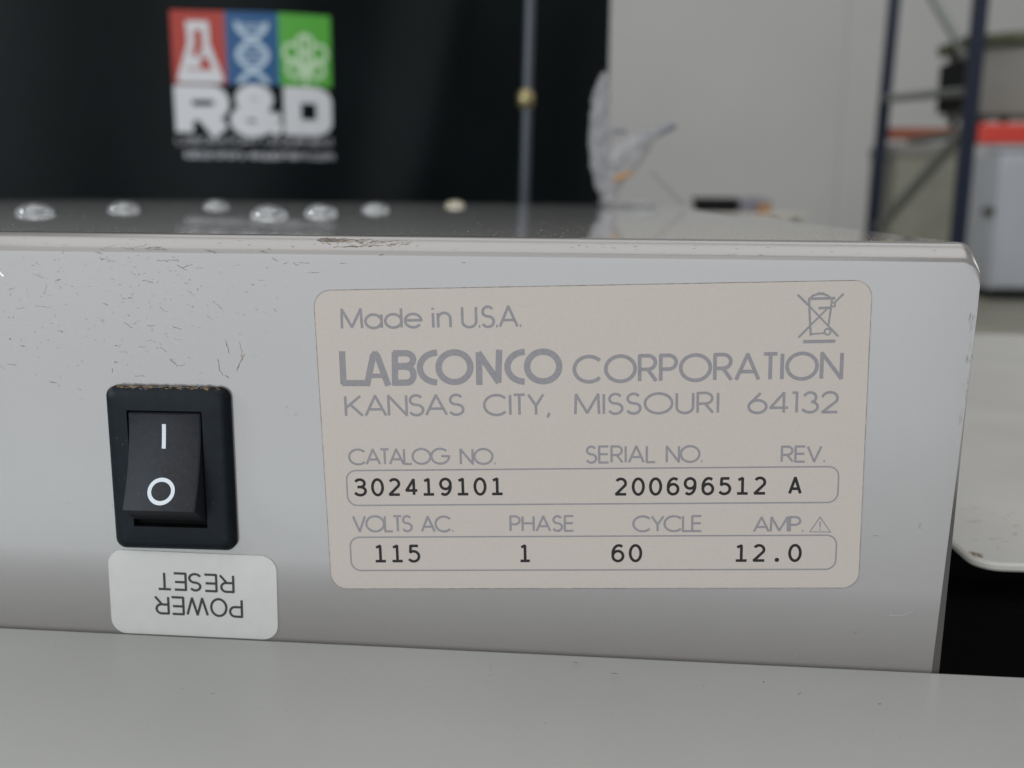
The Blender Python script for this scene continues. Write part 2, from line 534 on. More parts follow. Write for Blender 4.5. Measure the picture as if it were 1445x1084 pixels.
class Flecks:
    def __init__(self, frame):
        self.pen = Pen(frame, 0.00003)

    def mark(self, u, v, ln, ang, wd, mi=0, bend=.5):
        bend *= .6
        if ln > .0009 and mi != 3:
            # a long scuff is a broken row of short ones
            x, y, t = u, v, 0.0
            while t < ln:
                s_ = random.uniform(.0003, .0009)
                self.mark(x + random.uniform(-.00005, .00005), y + random.uniform(-.00006, .00006), min(s_, ln - t + .0001), ang + random.uniform(-.3, .3), wd * random.uniform(.45, 1.0), mi, bend)
                g_ = s_ * random.uniform(.8, 1.25)
                ang += random.uniform(-bend, bend) * .6
                x, y, t = x + cos(ang) * g_, y + sin(ang) * g_, t + g_
            return
        n = max(2, int(ln / 0.0002) + 1)
        p, q = (u, v), [(u, v)]
        a = ang
        for i in range(n):
            a += random.uniform(-bend, bend)
            p = (p[0] + cos(a) * ln / n, p[1] + sin(a) * ln / n)
            q.append(p)
        self.pen.stroke(q, wd, mi)


def shelf_frame(u, v, z):
    return Vector((u, v, SZ + z))


fl = Flecks(shelf_frame)
for i in range(16):
    p = on_level(random.uniform(1352, 1432), random.choice([random.uniform(710, 745), random.uniform(755, 785)]), SZ)
    if p.x > shx0 + .003 and p.y > shy + .002:
        fl.mark(p.x, p.y, random.uniform(.0006, .004), random.uniform(-.5, .5), random.uniform(.0001, .0004), random.choice([0, 1, 1]))
for i in range(14):
    fl.mark(shx0 + random.uniform(.0012, .004), shy + random.uniform(.0036, .006), random.uniform(.0005, .0018), random.uniform(1.6, 2.6), random.uniform(.0002, .0006), 0)
tag(fl.pen.done('dirt_marks', [M['fleck_brown'], M['fleck_soft']], shelf), kind='stuff')

l0, l1 = at(0, 884.5, -.0005), at(1445, 954.5, -.0005)
dx = (l1 - l0).normalized()
fwd = Vector((0, -cos(R(11)), -sin(R(11))))
lup = fwd.cross(dx).normalized()
if lup.z < 0:
    lup = -lup
la, lb = l0 - dx * 0.20, l1 + dx * 0.16
mb = MB()
prof = [(0.0006, -0.012), (0.0, -0.0110), (0.0, -0.0008), (0.0002, -0.0002), (0.0007, 0.0), (0.079, 0.0), (0.0805, -0.0006), (0.081, -0.002), (0.081, -0.05)]
ra = [la + fwd * p + lup * q for p, q in prof]
rb = [lb + fwd * p + lup * q for p, q in prof]
mb.quad_strip(ra, rb)
mb.poly(ra[::-1])
mb.poly(rb)
ledge = mb.build('front_ledge', M['ledge'], smooth=50)
tag(ledge, 'pale grey painted metal ledge running along the bottom in front of the housing', 'ledge')
def on_ledge(px, py):
    r = ray(px, py)
    return CAM + r * ((l0 - CAM).dot(lup) / r.dot(lup))


fl = Flecks(lambda u, v, z: Vector((u, v, l0.z + (u - l0.x) * dx.z / dx.x)) + lup * z)
for px, py, ln, an, wd, mi in ((808, 939, .0010, -.2, .0003, 0), (862, 960, .0014, .15, .00035, 0), (1076, 974, .0008, 1.2, .0002, 0), (1126, 997, .0010, 1.0, .00022, 0), (1238, 1013, .0006, .2, .0003, 0), (690, 967, .0006, .3, .0002, 1), (300, 1010, .0006, .3, .0002, 1)):
    p = on_ledge(px, py)
    fl.mark(p.x, p.y, ln, an, wd, mi, .25)
for i in range(240):
    p = on_ledge(random.uniform(0, 1445), random.uniform(900, 1084))
    if (p - l0).dot(fwd) > .002:
        fl.mark(p.x, p.y, random.uniform(.0001, .0004), random.uniform(0, 3), random.uniform(.00004, .00012), random.choice([0, 1, 1, 1]))
tag(fl.pen.done('scuff_marks', [M['fleck'], M['fleck_soft']], ledge), kind='stuff')

# ================================================================== HOUSING
XL, XR, BEND, YB, ZB = -0.40, 0.07904, 0.0032, 0.62, BZ
house = empty('equipment_housing', (-0.16, 0.31, ZB))
tag(house, 'glossy white enamelled equipment housing with rocker switch and beige rating label', 'equipment housing')


def xr_front(z):
    return XR - 0.00195 * max(0, (-z - 0.013)) / 0.0745


# folded top edge: the sheet turns softly from upright to level, flattest half way round
chain, NB = [(0.0, 0.0)], 26
for k_ in range(NB):
    q_ = 2 * (k_ + .5) / NB - 1
    tl_ = R(45 + 45 * (.78 * q_ ** 3 + .22 * q_))
    chain.append((chain[-1][0] + sin(tl_), chain[-1][1] + cos(tl_)))
kf_ = .0040 / chain[-1][0]
chain = [(y_ * kf_, -.0040 + z_ * kf_) for y_, z_ in chain]
FOLD = chain[:]
chain = [(0.0, -.0052)] + chain + [(.0052, 0.0)]


def fold_point(v):
    """point and outward normal at distance v up the fold"""
    d_ = 0.0
    for (y0, z0), (y1, z1) in zip(FOLD, FOLD[1:]):
        l_ = math.hypot(y1 - y0, z1 - z0)
        if d_ + l_ >= v or (y1, z1) == FOLD[-1]:
            f_ = (v - d_) / l_
            return y0 + (y1 - y0) * f_, z0 + (z1 - z0) * f_, -(z1 - z0) / l_, (y1 - y0) / l_
        d_ += l_


CR = 0.0034


def ring(y, z):
    p = [(XL, ZB), (XL, z)]
    n = 8
    for i in range(n + 1):
        t = R(90 - 90 * i / n)
        p.append((XR - CR + CR * cos(t), z - CR + CR * sin(t)))
    p += [(XR, -0.013), (XR, ZB)]
    return [Vector((a, y, b)) for a, b in p]


fr = []
for p in ring(0.0, -0.0052):
    fr.append(Vector((min(p.x, xr_front(p.z)), 0.0, p.z)))
body = MB()
body.poly(fr)
# narrow return facet on the right edge: front ring to a ring 1 mm behind
body.v, body.f, body.m = [], [], []
body.poly(fr)
seq = [fr] + [ring(max(y, 0.0), z) for y, z in chain[1:]]
# push the lower right corner of the chamfer rings so the right facet runs straight back
for k, rg in enumerate(seq[1:], 1):
    t = min(1, k / 3)
    for j in (-1, -2):
        rg[j].x = fr[j].x + (XR - fr[j].x) * t
        rg[j].y = max(rg[j].y, 0.0011 * t)
for a, b in zip(seq, seq[1:]):
    body.quad_strip(a, b)
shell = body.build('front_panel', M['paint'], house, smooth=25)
top = MB()
a, b = seq[-1], ring(YB, 0.0)
top.quad_strip(a, b)
top.poly(b[::-1])
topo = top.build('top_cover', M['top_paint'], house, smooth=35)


def panel_frame(u, v, z):
    return Vector((u, -z, v))


def uv(px, py):
    p = at(px, py, 0.0)
    return (p.x, p.z)


# --- scuffs and dirt on the front
fl = Flecks(panel_frame)
hand = [  # px, py, length px, angle(deg), width px, material
    (140, 350, 26, 2, .9, 2), (170, 349, 40, -1, 1.2, 2), (205, 350, 24, -6, 2.2, 0), (218, 350, 18, -8, 2, 0), (290, 353, 16, -8, 1.6, 0), (368, 354, 8, -15, 2, 0),
    (384, 364, 10, -30, 1.5, 0), (222, 368, 30, -4, 1.6, 0), (250, 374, 16, -25, 1.4, 0), (258, 378, 14, 20, 1.6, 0), (276, 378, 10, -8, 1, 0),
    (140, 363, 8, -25, 1.5, 0), (152, 369, 10, 5, 1.5, 0), (134, 357, 10, 5, 1.6, 1), (202, 396, 14, -8, 2.2, 1), (78, 396, 8, 20, 1.6, 0), (44, 387, 20, -10, 1, 1),
    (175, 455, 14, -28, 1.2, 0), (188, 458, 6, 30, 1, 0), (208, 460, 10, 2, 1.5, 0), (243, 460, 14, -25, 1.5, 0), (147, 428, 6, -35, 1.4, 0), (82, 466, 7, -15, 1.8, 0),
    (30, 488, 5, -10, 2.4, 0), (11, 514, 13, -2, 1.5, 0), (71, 539, 9, -3, 2.4, 0), (14, 477, 3, -90, 2, 0), (162, 488, 7, 0, 1.8, 0), (196, 489, 9, -3, 1.4, 1),
    (228, 491, 9, -30, 1.3, 1), (240, 507, 12, -45, 1.6, 0), (249, 518, 13, 25, 1.8, 0), (158, 520, 7, -80, 1.6, 0), (161, 511, 5, 5, 2, 0),
    (50, 432, 24, 3, 1, 1), (22, 436, 14, 10, 1, 1), (190, 531, 14, -3, 1.4, 0), (318, 530, 6, -30, 2, 0), (307, 507, 26, -85, 1.6, 2), (338, 483, 26, -85, 1.6, 2), (345, 500, 28, -115, 2, 2), (318, 480, 20, -80, 1.3, 2),
    (292, 445, 10, -40, 1.2, 1), (264, 410, 14, -35, 1, 1), (300, 425, 18, -45, 1, 1), (225, 433, 14, -30, 1, 1), (366, 396, 7, 0, 1.5, 1), (355, 402, 4, 0, 1.5, 0),
    (1255, 868, 26, 0, 1.5, 3), (1280, 867, 12, 30, 1.2, 3), (1205, 893, 4, 0, 2, 0), (1296, 744, 5, -20, 1.5, 1), (1233, 756, 6, 0, 1.5, 1), (1297, 742, 4, 30, 1.2, 2),
    (1120, 925, 5, 0, 1.6, 1), (652, 371, 5, 0, 1.5, 0), (535, 361, 6, 20, 1.4, 0), (480, 372, 8, 10, 1.6, 0), (438, 384, 12, -5, 1.6, 0), (413, 371, 9, -25, 1.6, 0), (400, 373, 7, 20, 1.5, 0), (422, 370, 14, 2, 1.2, 0)]
K = 1 / 7350.0
for px, py, ln, an, wd, mi in hand:
    u, v = uv(px, py)
    fl.mark(u, v, ln * K, R(an), wd * K * .54, mi, .35)
for i in range(250):
    px, py = random.gauss(190, 130), 345 + abs(random.gauss(0, 110))
    if px < -20 or px > 560 or py > 760 or (140 < px < 345 and py > 535) or (px > 440 and py > 395):
        continue
    u, v = uv(px, py)
    if v > -.0040:
        continue
    big = random.random() < .08
    fl.mark(u, v, (random.uniform(5, 16) if big else random.uniform(.8, 4)) * K, random.choice([0, 0, -.5, .3, 1.2]) + random.uniform(-.3, .3), random.uniform(.25, .65) * K, random.choice([0, 1, 1, 1, 2]), .5)
for i in range(240):
    u, v = uv(random.uniform(0, 1360), random.uniform(380, 930))
    if u > xr_front(v) - .0008:
        continue
    fl.mark(u, v, random.uniform(.6, 2) * K, random.uniform(0, 3), random.uniform(.3, .7) * K, random.choice([0, 1, 1, 1]))
# scuffing on the right edge and chipped corner
for i in range(26):
    v = random.uniform(-.034, -.012)
    fl.mark(XR - random.uniform(.0002, .0014), v, random.uniform(.0004, .0016), R(-90), random.uniform(.00004, .00010), 1, .2)
tag(fl.pen.done('scuff_marks', [M['fleck'], M['fleck_soft'], M['fleck_brown'], M['fleck_white']], house), kind='stuff')

# dirt on the bend: frame runs up the chamfer (v measured along its slope)
def bend_frame(u, v, z):
    y_, z_, ny, nz = fold_point(v + .0013)
    return Vector((u, y_ + ny * z, z_ + nz * z))


fl = Flecks(bend_frame)
ua, ub = at(440, 340, .002).x, at(590, 345, .002).x
for i in range(95):
    t = random.random() ** 1.6
    u = ua + .002 + (ub - ua - .004) * t
    v = .0027 - .0008 * t + random.gauss(0, .00022 + .00018 * t)
    if 0 < v < .0030:
        fl.mark(u, v, random.uniform(.0002, .0016), random.uniform(-.35, .2), random.uniform(.00006, .0002) * (1.25 - t), 0 if random.random() < .8 else 1, .5)
for i in range(30):
    t = random.random() ** 1.3
    u = ua + .0005 + .0045 * t
    v = .0023 + .0004 * sin(t * pi) + random.gauss(0, .00016)
    fl.mark(u, v, random.uniform(.0005, .0012), random.uniform(-.3, .3), random.uniform(.0001, .0003), 1, .5)
for i in range(22):
    u = ua + random.uniform(.004, .018)
    fl.mark(u, .0006 + .07 * (u - ua - .004), random.uniform(.0005, .0016), random.uniform(-.1, .25), random.uniform(.00006, .00014), 0, .3)
uc = at(1352, 352, .002).x
for i in range(12):
    t = random.random()
    fl.mark(uc + .0012 + .0016 * t + random.gauss(0, .00015), .0022 - .0018 * t, random.uniform(.0002, .0007), R(-55), random.uniform(.00005, .00012), random.choice([0, 1, 2]), .4)
for i in range(60):
    fl.mark(random.uniform(-.13, .075), random.uniform(.0001, .0029), random.uniform(.00015, .0006), random.uniform(-.4, .4), random.uniform(.00005, .00012), random.choice([0, 1, 2, 2]), .4)
tag(fl.pen.done('dirt_marks', [M['fleck_brown'], M['fleck'], M['fleck_soft']], house), kind='stuff')

# grit and dust on the top cover
mb = MB()


def grain(p, s, mi=0):
    k = len(mb.v)
    a = random.uniform(0, 2)
    for t in range(3):
        mb.v.append((p[0] + s * cos(a + t * 2.1), p[1] + s * sin(a + t * 2.1), p[2]))
    mb.v.append((p[0], p[1], p[2] + s * random.uniform(.3, .6)))
    for q in ((0, 1, 3), (1, 2, 3), (2, 0, 3)):
        mb.f.append(tuple(k + j for j in q))
        mb.m.append(mi)


for i in range(1500):
    u = random.gauss(.038, .022)
    y = .0045 + abs(random.gauss(0, .045))
    if y < .15 and u < .070:
        grain((u, y, .00001), random.uniform(.00004, .00011) * (1 + y * 3), 0)
for i in range(1200):
    u = random.uniform(-.20, .078)
    y = .0045 + random.expovariate(1 / .02)
    grain((u, y, .00001), random.uniform(.00004, .00011), random.choice([0, 1, 1]))
for i in range(500):
    u = random.uniform(-.32, .078)
    grain((u, random.uniform(.01, .5), .00001), random.uniform(.0001, .0003), 1)
tag(mb.build('dust', [M['grit'], M['fleck_soft']], house, merge=False), kind='stuff')

# small bright chip at the left edge of the picture
fl = Flecks(panel_frame)
cu, cv = uv(0, 380)
for k_ in range(7):
    fl.mark(cu + random.uniform(-.0012, .0004), cv + random.uniform(-.0012, .0012), random.uniform(.0003, .0008), R(random.uniform(-80, -30)), random.uniform(.0002, .0004), 0, .4)
fl.pen.done('paint_chip', [M['chip']], house)

# --- rating label
LA = R(1.86)
o0 = uv(442, 410)


def lab_frame(u, v, z):
    return Vector((o0[0] + u * cos(LA) - v * sin(LA), -0.00012 - z, o0[1] + u * sin(LA) + v * cos(LA)))


def lab(px, py):
    a, b = uv(px, py)
    a -= o0[0]
    b -= o0[1]
    return (a * cos(LA) + b * sin(LA), -a * sin(LA) + b * cos(LA))


lw, lh = lab(1231, 394)[0], -(lab(466, 830)[1] + lab(1208, 830)[1]) / 2
print('label size', lw, lh)
mb = MB()
out = rounded(0, -lh, lw, 0, .0033, 8)
mb.poly([lab_frame(a, b, 0) for a, b in out])
mb.quad_strip([lab_frame(a, b, 0) for a, b in out], [lab_frame(a, b, -.00011) for a, b in out], 0, True)
rlab = mb.build('rating_label', M['label'], house)
pen = Pen(lab_frame, .000004)
pen.stroke(('closed', rounded(.00002, -lh + .00002, lw - .00002, -.00002, .0033, 8)), .00012)
pen.done('label_border', M['label_edge'], rlab)

pen = Pen(lab_frame, .000008)
TH = .00040


def put(s, x0, x1, yb, yt, wd=TH, xm=None, **kw):
    """a line of print whose left end, right end, baseline and cap line were measured"""
    u0, v0 = lab(x0, yb)
    u1, _ = lab(x1, yb)
    _, v1 = lab(x0, yt)
    pen.text(s, u0 + wd / 2, u1 - wd / 2, v0 + wd / 2, v1 - v0 - wd, wd, **kw)


put('Made', 481, 597, 465.5, 434.7, .00054, gap=.16)
put('in', 609.5, 638, 464.2, 431, .00054, gap=.2)
put('U.S.A.', 651, 737.5, 463.8, 431.5, .00054, gap=.10)
put('CORPORATION', 808, 1189, 541.6, 500.8, .00074, gap=.155)
put('KANSAS', 487, 656, 588.8, 557.2, .00054, gap=.11)
put('CITY,', 682, 778, 587.6, 555.8, .00054, gap=.14)
put('MISSOURI', 810, 1015, 586.3, 554.8, .00054, gap=.17)
put('64132', 1054, 1183, 584.6, 553.0, .00054, gap=.15)
put('CATALOG', 492, 636, 656.9, 632.8, .00047, gap=.05)
put('NO.', 649, 701, 656.4, 632.2, .00047, gap=.10)
put('SERIAL', 826, 926, 654.4, 628.6, .00047, gap=.16)
put('NO.', 939, 992.5, 653.6, 628.2, .00047, gap=.10)
put('REV.', 1101, 1165, 653.2, 628.6, .00047, gap=.13)
put('VOLTS', 498, 583, 751.4, 727.0, .00047, gap=.06)
put('AC.', 594, 641.5, 751.4, 727.4, .00047, gap=.07)
put('PHASE', 719, 811, 750.8, 727.0, .00047, gap=.16)
put('CYCLE', 892, 991, 751.2, 727.0, .00047, gap=.06)
put('AMP.', 1062, 1134.5, 751.6, 728.2, .00047, gap=.10)


def path(pts, wd, ox, oy, k, closed=False):
    q = [lab(ox + x / k, oy + y / k) for x, y in pts]
    pen.stroke(('closed', q) if closed else q, wd)


# heavy logotype
B = .00128
ox, oy, k = 470, 480, 4.014


def heavy(pts, closed=False, wd=B):
    path(pts, wd, ox, oy, k, closed)


heavy([(51, 62), (60, 243), (200, 243)])
heavy([(192, 260), (226, 92), (238, 76), (252, 92), (314, 258)])
heavy([(215, 202), (285, 202)], wd=.0009)
heavy([(352, 258), (350, 74), (412, 74)] + [(412 + 42 * sin(R(t)), 110 - 36 * cos(R(t))) for t in range(0, 181, 15)] + [(356, 148)])
heavy([(356, 150), (422, 150)] + [(420 + 36 * sin(R(t)), 196 - 44 * cos(R(t))) for t in range(0, 181, 15)] + [(352, 241)])
for cxx in (590, 1086):
    heavy([(cxx + (0 if abs(t) == 90 else 0) - 98 * cos(R(t)), 155 - (2 if cxx > 900 else 0) * 2 + 84 * sin(R(t))) for t in range(-90, 91, 9)])
heavy([(688 + 90 * cos(R(t)), 153 + 84 * sin(R(t))) for t in range(0, 360, 10)], True)
heavy([(829, 254), (826, 76), (936, 234), (941, 54)])
heavy([(1190 + 91 * cos(R(t)), 149 + 84 * sin(R(t))) for t in range(0, 360, 10)], True)

# crossed-out wheeled bin
ox, oy, k = 1100, 390, 9.857
T2 = .00036
for pts, wd in (([(250, 255), (400, 400)], .00048), ([(400, 400), (690, 705)], T2), ([(690, 705), (815, 835)], .00044), ([(892, 240), (770, 358)], .00042), ([(655, 455), (430, 680)], T2), ([(430, 680), (262, 850)], .00044),
                ([(408, 300), (418, 560), (432, 825)], .00044), ([(430, 802), (622, 790)], .00034), ([(728, 310), (708, 480), (676, 690)], .00040),
                ([(400, 312), (772, 303)], .00055), ([(430, 300), (460, 268), (520, 250), (570, 246), (625, 250), (670, 268), (695, 295)], .00042), ([(518, 242), (620, 238)], .00050),
                ([(722, 368), (768, 368), (768, 420), (722, 420)], .00034), ([(540, 442), (712, 436)], .00050), ([(325, 908), (775, 901)], .00066)):
    path(pts, wd, ox, oy, k)
path([(665 + 42 * cos(R(t)), 770 + 42 * sin(R(t))) for t in range(0, 360, 18)], T2, ox, oy, k, True)
# warning triangle
ox, oy, k = 0, 0, 1
path([(1142.5, 750.2), (1171.5, 750.6), (1157, 729.6)], .00032, ox, oy, k, True)
path([(1157, 736), (1157, 744)], .00030, ox, oy, k)
path([(1157, 746), (1157, 748)], .00030, ox, oy, k)
# frames round the typed figures
for xl, yt, xr, yb in ((488.5, 664, 1181.5, 711), (493.8, 758, 1178.5, 804)):
    u0, v1 = lab(xl, yt)
    u1, v0 = lab(xr, yb)
    _, v0b = lab(xl, yb)
    pen.stroke(('closed', rounded(u0, (v0 + v0b) / 2, u1, v1, .0020, 8)), .00030)
pen.done('printed_lettering', M['ink'], rlab)

pen = Pen(lab_frame, .00001)


def typed(s, x0, x1, yb, yt):
    u0, v0 = lab(x0, yb)
    u1, _ = lab(x1, yb)
    _, v1 = lab(x0, yt)
    wd = .00058
    n = len(s)
    p = (u1 - u0) / (n - 1 + .62 / .78)
    pen.typed(s, u0, p, v0 + wd / 2, v1 - v0 - wd, wd)


typed('302419101', 500.5, 712, 700.6, 674.8)
typed('200696512 A', 867, 1131.5, 699.8, 673.8)
typed('115', 528.5, 595, 794, 768)
typed('1', 733, 750, 793.6, 767.6)
typed('60', 862, 907, 793.4, 767.6)
typed('12.0', 1036, 1131.5, 793.2, 767.6)
pen.done('typed_figures', M['black_ink'], rlab)

# --- power reset sticker (upside down)
P0, P1 = uv(152, 775), uv(390, 785)
SA = math.atan2(P1[1] - P0[1], P1[0] - P0[0])


def st_frame(u, v, z):
    return Vector((P0[0] + u * cos(SA) - v * sin(SA), -0.00016 - z, P0[1] + u * sin(SA) + v * cos(SA)))


def stl(px, py):
    a, b = uv(px, py)
    a -= P0[0]
    b -= P0[1]
    return (a * cos(SA) + b * sin(SA), -a * sin(SA) + b * cos(SA))


sw, sh = stl(390, 785)[0], -stl(392, 903)[1]
mb = MB()
out = rounded(0, -sh, sw, 0, .0033, 8)
mb.poly([st_frame(a, b, 0) for a, b in out])
mb.quad_strip([st_frame(a, b, 0) for a, b in out], [st_frame(a, b, -.00015) for a, b in out], 0, True)
sticker = mb.build('switch_sticker', M['white_label'], house)
pen = Pen(lambda u, v, z: st_frame(-u, -v, z), .000008)
for s, xa, xb, yb, yt in (('RESET', 330.5, 222, 811, 836.5), ('POWER', 342.5, 218, 845.5, 871.5)):
    u0, v0 = stl(xa, yb)
    u1, _ = stl(xb, yb)
    _, v1 = stl(xa, yt)
    pen.text(s, -u0 + .0002, -u1 - .0002, -v0 + .0002, -v1 + v0 - .0004, .00054, gap=.20, table=SANS)
pen.done('printed_lettering', M['sticker_ink'], sticker)

# --- rocker switch
c0, c1 = uv(152, 543), uv(334, 775)
bx0, bx1, bz0, bz1 = c0[0], -.0664, -.0647, c0[1]
BH = .0026
mb = MB()


def rect(ins, y, r):
    return [Vector((a, -y, b)) for a, b in rounded(bx0 + ins, bz0 + ins, bx1 - ins, bz1 - ins, r, 6)]


pz = lambda px, py: at(px, py, -BH)
oa, ob = pz(178, 579), pz(293, 745.5)
ox0, ox1, oz0, oz1 = oa.x, ob.x, ob.z, oa.z
print('opening', ox0, ox1, oz0, oz1, 'bezel', bx0, bx1, bz0, bz1)
rs = [rect(0, 0.0, .0021), rect(0, .0010, .0021), rect(.0004, .0018, .002), rect(.0011, .0024, .0017), rect(.0019, BH, .0013)]
for a, b in zip(rs, rs[1:]):
    mb.quad_strip(a, b, 0, True)
inner = [Vector((a, -BH, b)) for a, b in rounded(ox0, oz0, ox1, oz1, .0002, 6)]
mb.quad_strip(rs[-1], inner, 0, True)
pit = [Vector((p.x, -.0004, p.z)) for p in inner]
mb.quad_strip(inner, pit, 1, True)
mb.poly(pit, 1)
sw_ = mb.build('power_switch', [M['bezel'], M['pit']], house, smooth=40)
tag(sw_)
# rocker: pressed in at the top, standing proud at the bottom, front face hollow
rx0, rx1 = ox0 + .00035, ox1 - .00035
rz1 = oz1 - .0003
rz0 = at(173.4, 723.7, -BH - .0062).z
n = 14


def prof_h(s):
    return BH - .0002 + .0058 * s ** 1.9


nodes = []
for i in range(n + 1):
    s = i / n
    nodes.append((rz1 + (rz0 - rz1) * s, prof_h(s)))
mb = MB()
pl = [(rz1, .0006)] + [(rz1 + .0000, prof_h(0) - .0005)] + [(rz1 - .0004, prof_h(0) + .0001)] + nodes[1:-1] + [(rz0 + .0004, prof_h(1) - .0002), (rz0, prof_h(1) - .0007), (at(190, 732, -BH).z, BH + .0002), (at(190, 732, -BH).z + .0002, .0006)]
bv = .0004
L0 = [Vector((rx0, -h, z)) for z, h in pl]
R0 = [Vector((rx1, -h, z)) for z, h in pl]
Li = [Vector((rx0 + bv, -h - (bv if 2 <= i < len(pl) - 2 else 0), z)) for i, (z, h) in enumerate(pl)]
Ri = [Vector((rx1 - bv, -h - (bv if 2 <= i < len(pl) - 2 else 0), z)) for i, (z, h) in enumerate(pl)]
mb.quad_strip(L0, Li)
mb.quad_strip(Li, Ri)
mb.quad_strip(Ri, R0)
mb.poly(L0[::-1])
mb.poly(R0)
rocker = mb.build('rocker', M['rocker'], sw_, smooth=45)


def rk(px, py):
    """photo pixel -> (x, z) on the hollow face"""
    h = BH
    for _ in range(12):
        p = at(px, py, -h)
        h = prof_h(min(1, max(0, (p.z - rz1) / (rz0 - rz1)))) + bv
    return (p.x, p.z)


pen = Pen(lambda u, v, z: Vector((u, -prof_h(min(1, max(0, (v - rz1) / (rz0 - rz1)))) - bv - .00005 - z, v)))
ia, ib = rk(231.4, 598.5), rk(231.4, 633)
pen.stroke([(ia[0], ia[1] + (ib[1] - ia[1]) * t / 6) for t in range(7)], .00080)
oc = rk(227.5, 693.3)
orx = (rk(247, 693)[0] - rk(208.2, 693)[0]) / 2 - .0004
orz = (rk(227, 673.7)[1] - rk(227, 713.2)[1]) / 2 - .0004
pen.stroke(circ(oc[0], oc[1], orx, orz, 40), .00075)
pen.done('switch_marking', M['switch_white'], sw_)
# pale lint on the switch faces
fl = Flecks(lambda u, v, z: Vector((u, -BH - z, v)))
for i in range(70):
    u, v = random.uniform(bx0 + .002, bx1 - .002), random.uniform(bz0 + .002, bz1 - .002)
    if ox0 - .0003 < u < ox1 + .0003 and oz0 - .0003 < v < oz1 + .0003:
        continue
    fl.mark(u, v, random.uniform(.00006, .0005), random.uniform(0, 3), random.uniform(.00003, .00007), random.choice([0, 1, 1]), .5)
tag(fl.pen.done('lint', [M['lint'], M['lint_dim']], sw_), kind='stuff')
fl = Flecks(lambda u, v, z: Vector((u, -prof_h(min(1, max(0, (v - rz1) / (rz0 - rz1)))) - bv - .00002 - z, v)))
for i in range(60):
    fl.mark(random.uniform(rx0 + .001, rx1 - .001), random.uniform(rz0 + .001, rz1 - .001), random.uniform(.00005, .00035), random.uniform(0, 3), random.uniform(.00003, .00007), random.choice([0, 1, 1]), .5)
tag(fl.pen.done('lint', [M['lint'], M['lint_dim']], rocker), kind='stuff')
# brown dust along the top of the bezel
cdv = Vector((0, -.0013, -.0010)).normalized()
cnv = Vector((0, -.0010, .0013)).normalized()
fl = Flecks(lambda u, v, z: Vector((u, -.0012, bz1 - .0001)) + cdv * v + cnv * (z + .00012))
for i in range(120):
    fl.mark(random.uniform(bx0 + .002, bx1 - .002), abs(random.gauss(0, .00035)) - .0002, random.uniform(.0002, .0009), random.uniform(-.3, .3), random.uniform(.00008, .0002), random.choice([0, 0, 1]))
tag(fl.pen.done('dust', [M['fleck_brown'], M['fleck']], sw_), kind='stuff')

# ================================================================== CLEAR BUMPERS ON THE TOP
spots = [(50, 303, 'clear dome bumper on the housing top, the one by the photo\'s left edge'),
         (175, 298, 'clear dome bumper on the housing top, second of the receding left row of three'),
         (305, 293.5, 'clear dome bumper on the housing top, farthest of the left row, below the flask emblem\'s right side'),
         (380, 306, 'clear dome bumper on the housing top, nearest of the middle row, showing largest of all'),
         (453, 303, 'clear dome bumper on the housing top, just behind and right of the largest one'),
         (530, 298, 'clear dome bumper on the housing top, standing next in front of the yellowed one')]
spots[2] = (305, 293.5, 'clear dome bumper on the housing top, farthest and smallest of the left row of three')


def bumper_mesh():
    mb = MB()
    n = 40
    prof = [(.0001, .0041)] + [(.0063 * sin(R(t)), .0004 + .0037 * cos(R(t))) for t in range(8, 91, 6)] + [(.0062, .0002), (.0060, 0.0)]
    rings = [[(r_ * cos(2 * pi * k / n), r_ * sin(2 * pi * k / n), z_) for k in range(n)] for r_, z_ in prof]
    for a, b in zip(rings, rings[1:]):
        mb.quad_strip(a, b, 0, True)
    mb.poly(rings[0])
    mb.poly(rings[-1][::-1])
    return mb


b0 = bumper_mesh().build('clear_bumper', M['clear'], smooth=60)
for i, (px, py, lb_) in enumerate(spots):
    o = b0 if i == 0 else b0.copy()
    if i:
        COL.objects.link(o)
    p = on_level(px, py, 0.0)
    o.location = (p.x, p.y, .00002)
    tag(o, lb_, 'bumper', 'clear bumpers on the housing top')
o = bumper_mesh().build('clear_bumper', M['clear_yellow'], smooth=60)
p = on_level(642, 291.5, 0.0)
o.location = (p.x, p.y, .00002)
tag(o, 'yellowed dome bumper on the housing top, farthest of them all', 'bumper', 'clear bumpers on the housing top')

# ================================================================== BANNER
PHI = R(17)
bc = at(355, 125, 1.10)
bdir = Vector((cos(PHI), sin(PHI), 0))
bnor = Vector((sin(PHI), -cos(PHI), 0))


def ban_frame(u, v, z):
    wv = .006 * sin(u * 9 + .5 + v * 1.3) + .006 * sin(u * 23 + 1.0 - v * 2)
    wv += .012 * math.exp(-((u - .235 - v * .25) / .05) ** 2)
    return Vector((bc.x, bc.y, bc.z)) + bdir * u + Vector((0, 0, v)) + bnor * (wv + z)


def ban(px, py):
    r = ray(px, py)
    t = (bc - CAM).dot(bnor) / r.dot(bnor)
    p = CAM + r * t - bc
    return (p.dot(bdir), p.z)


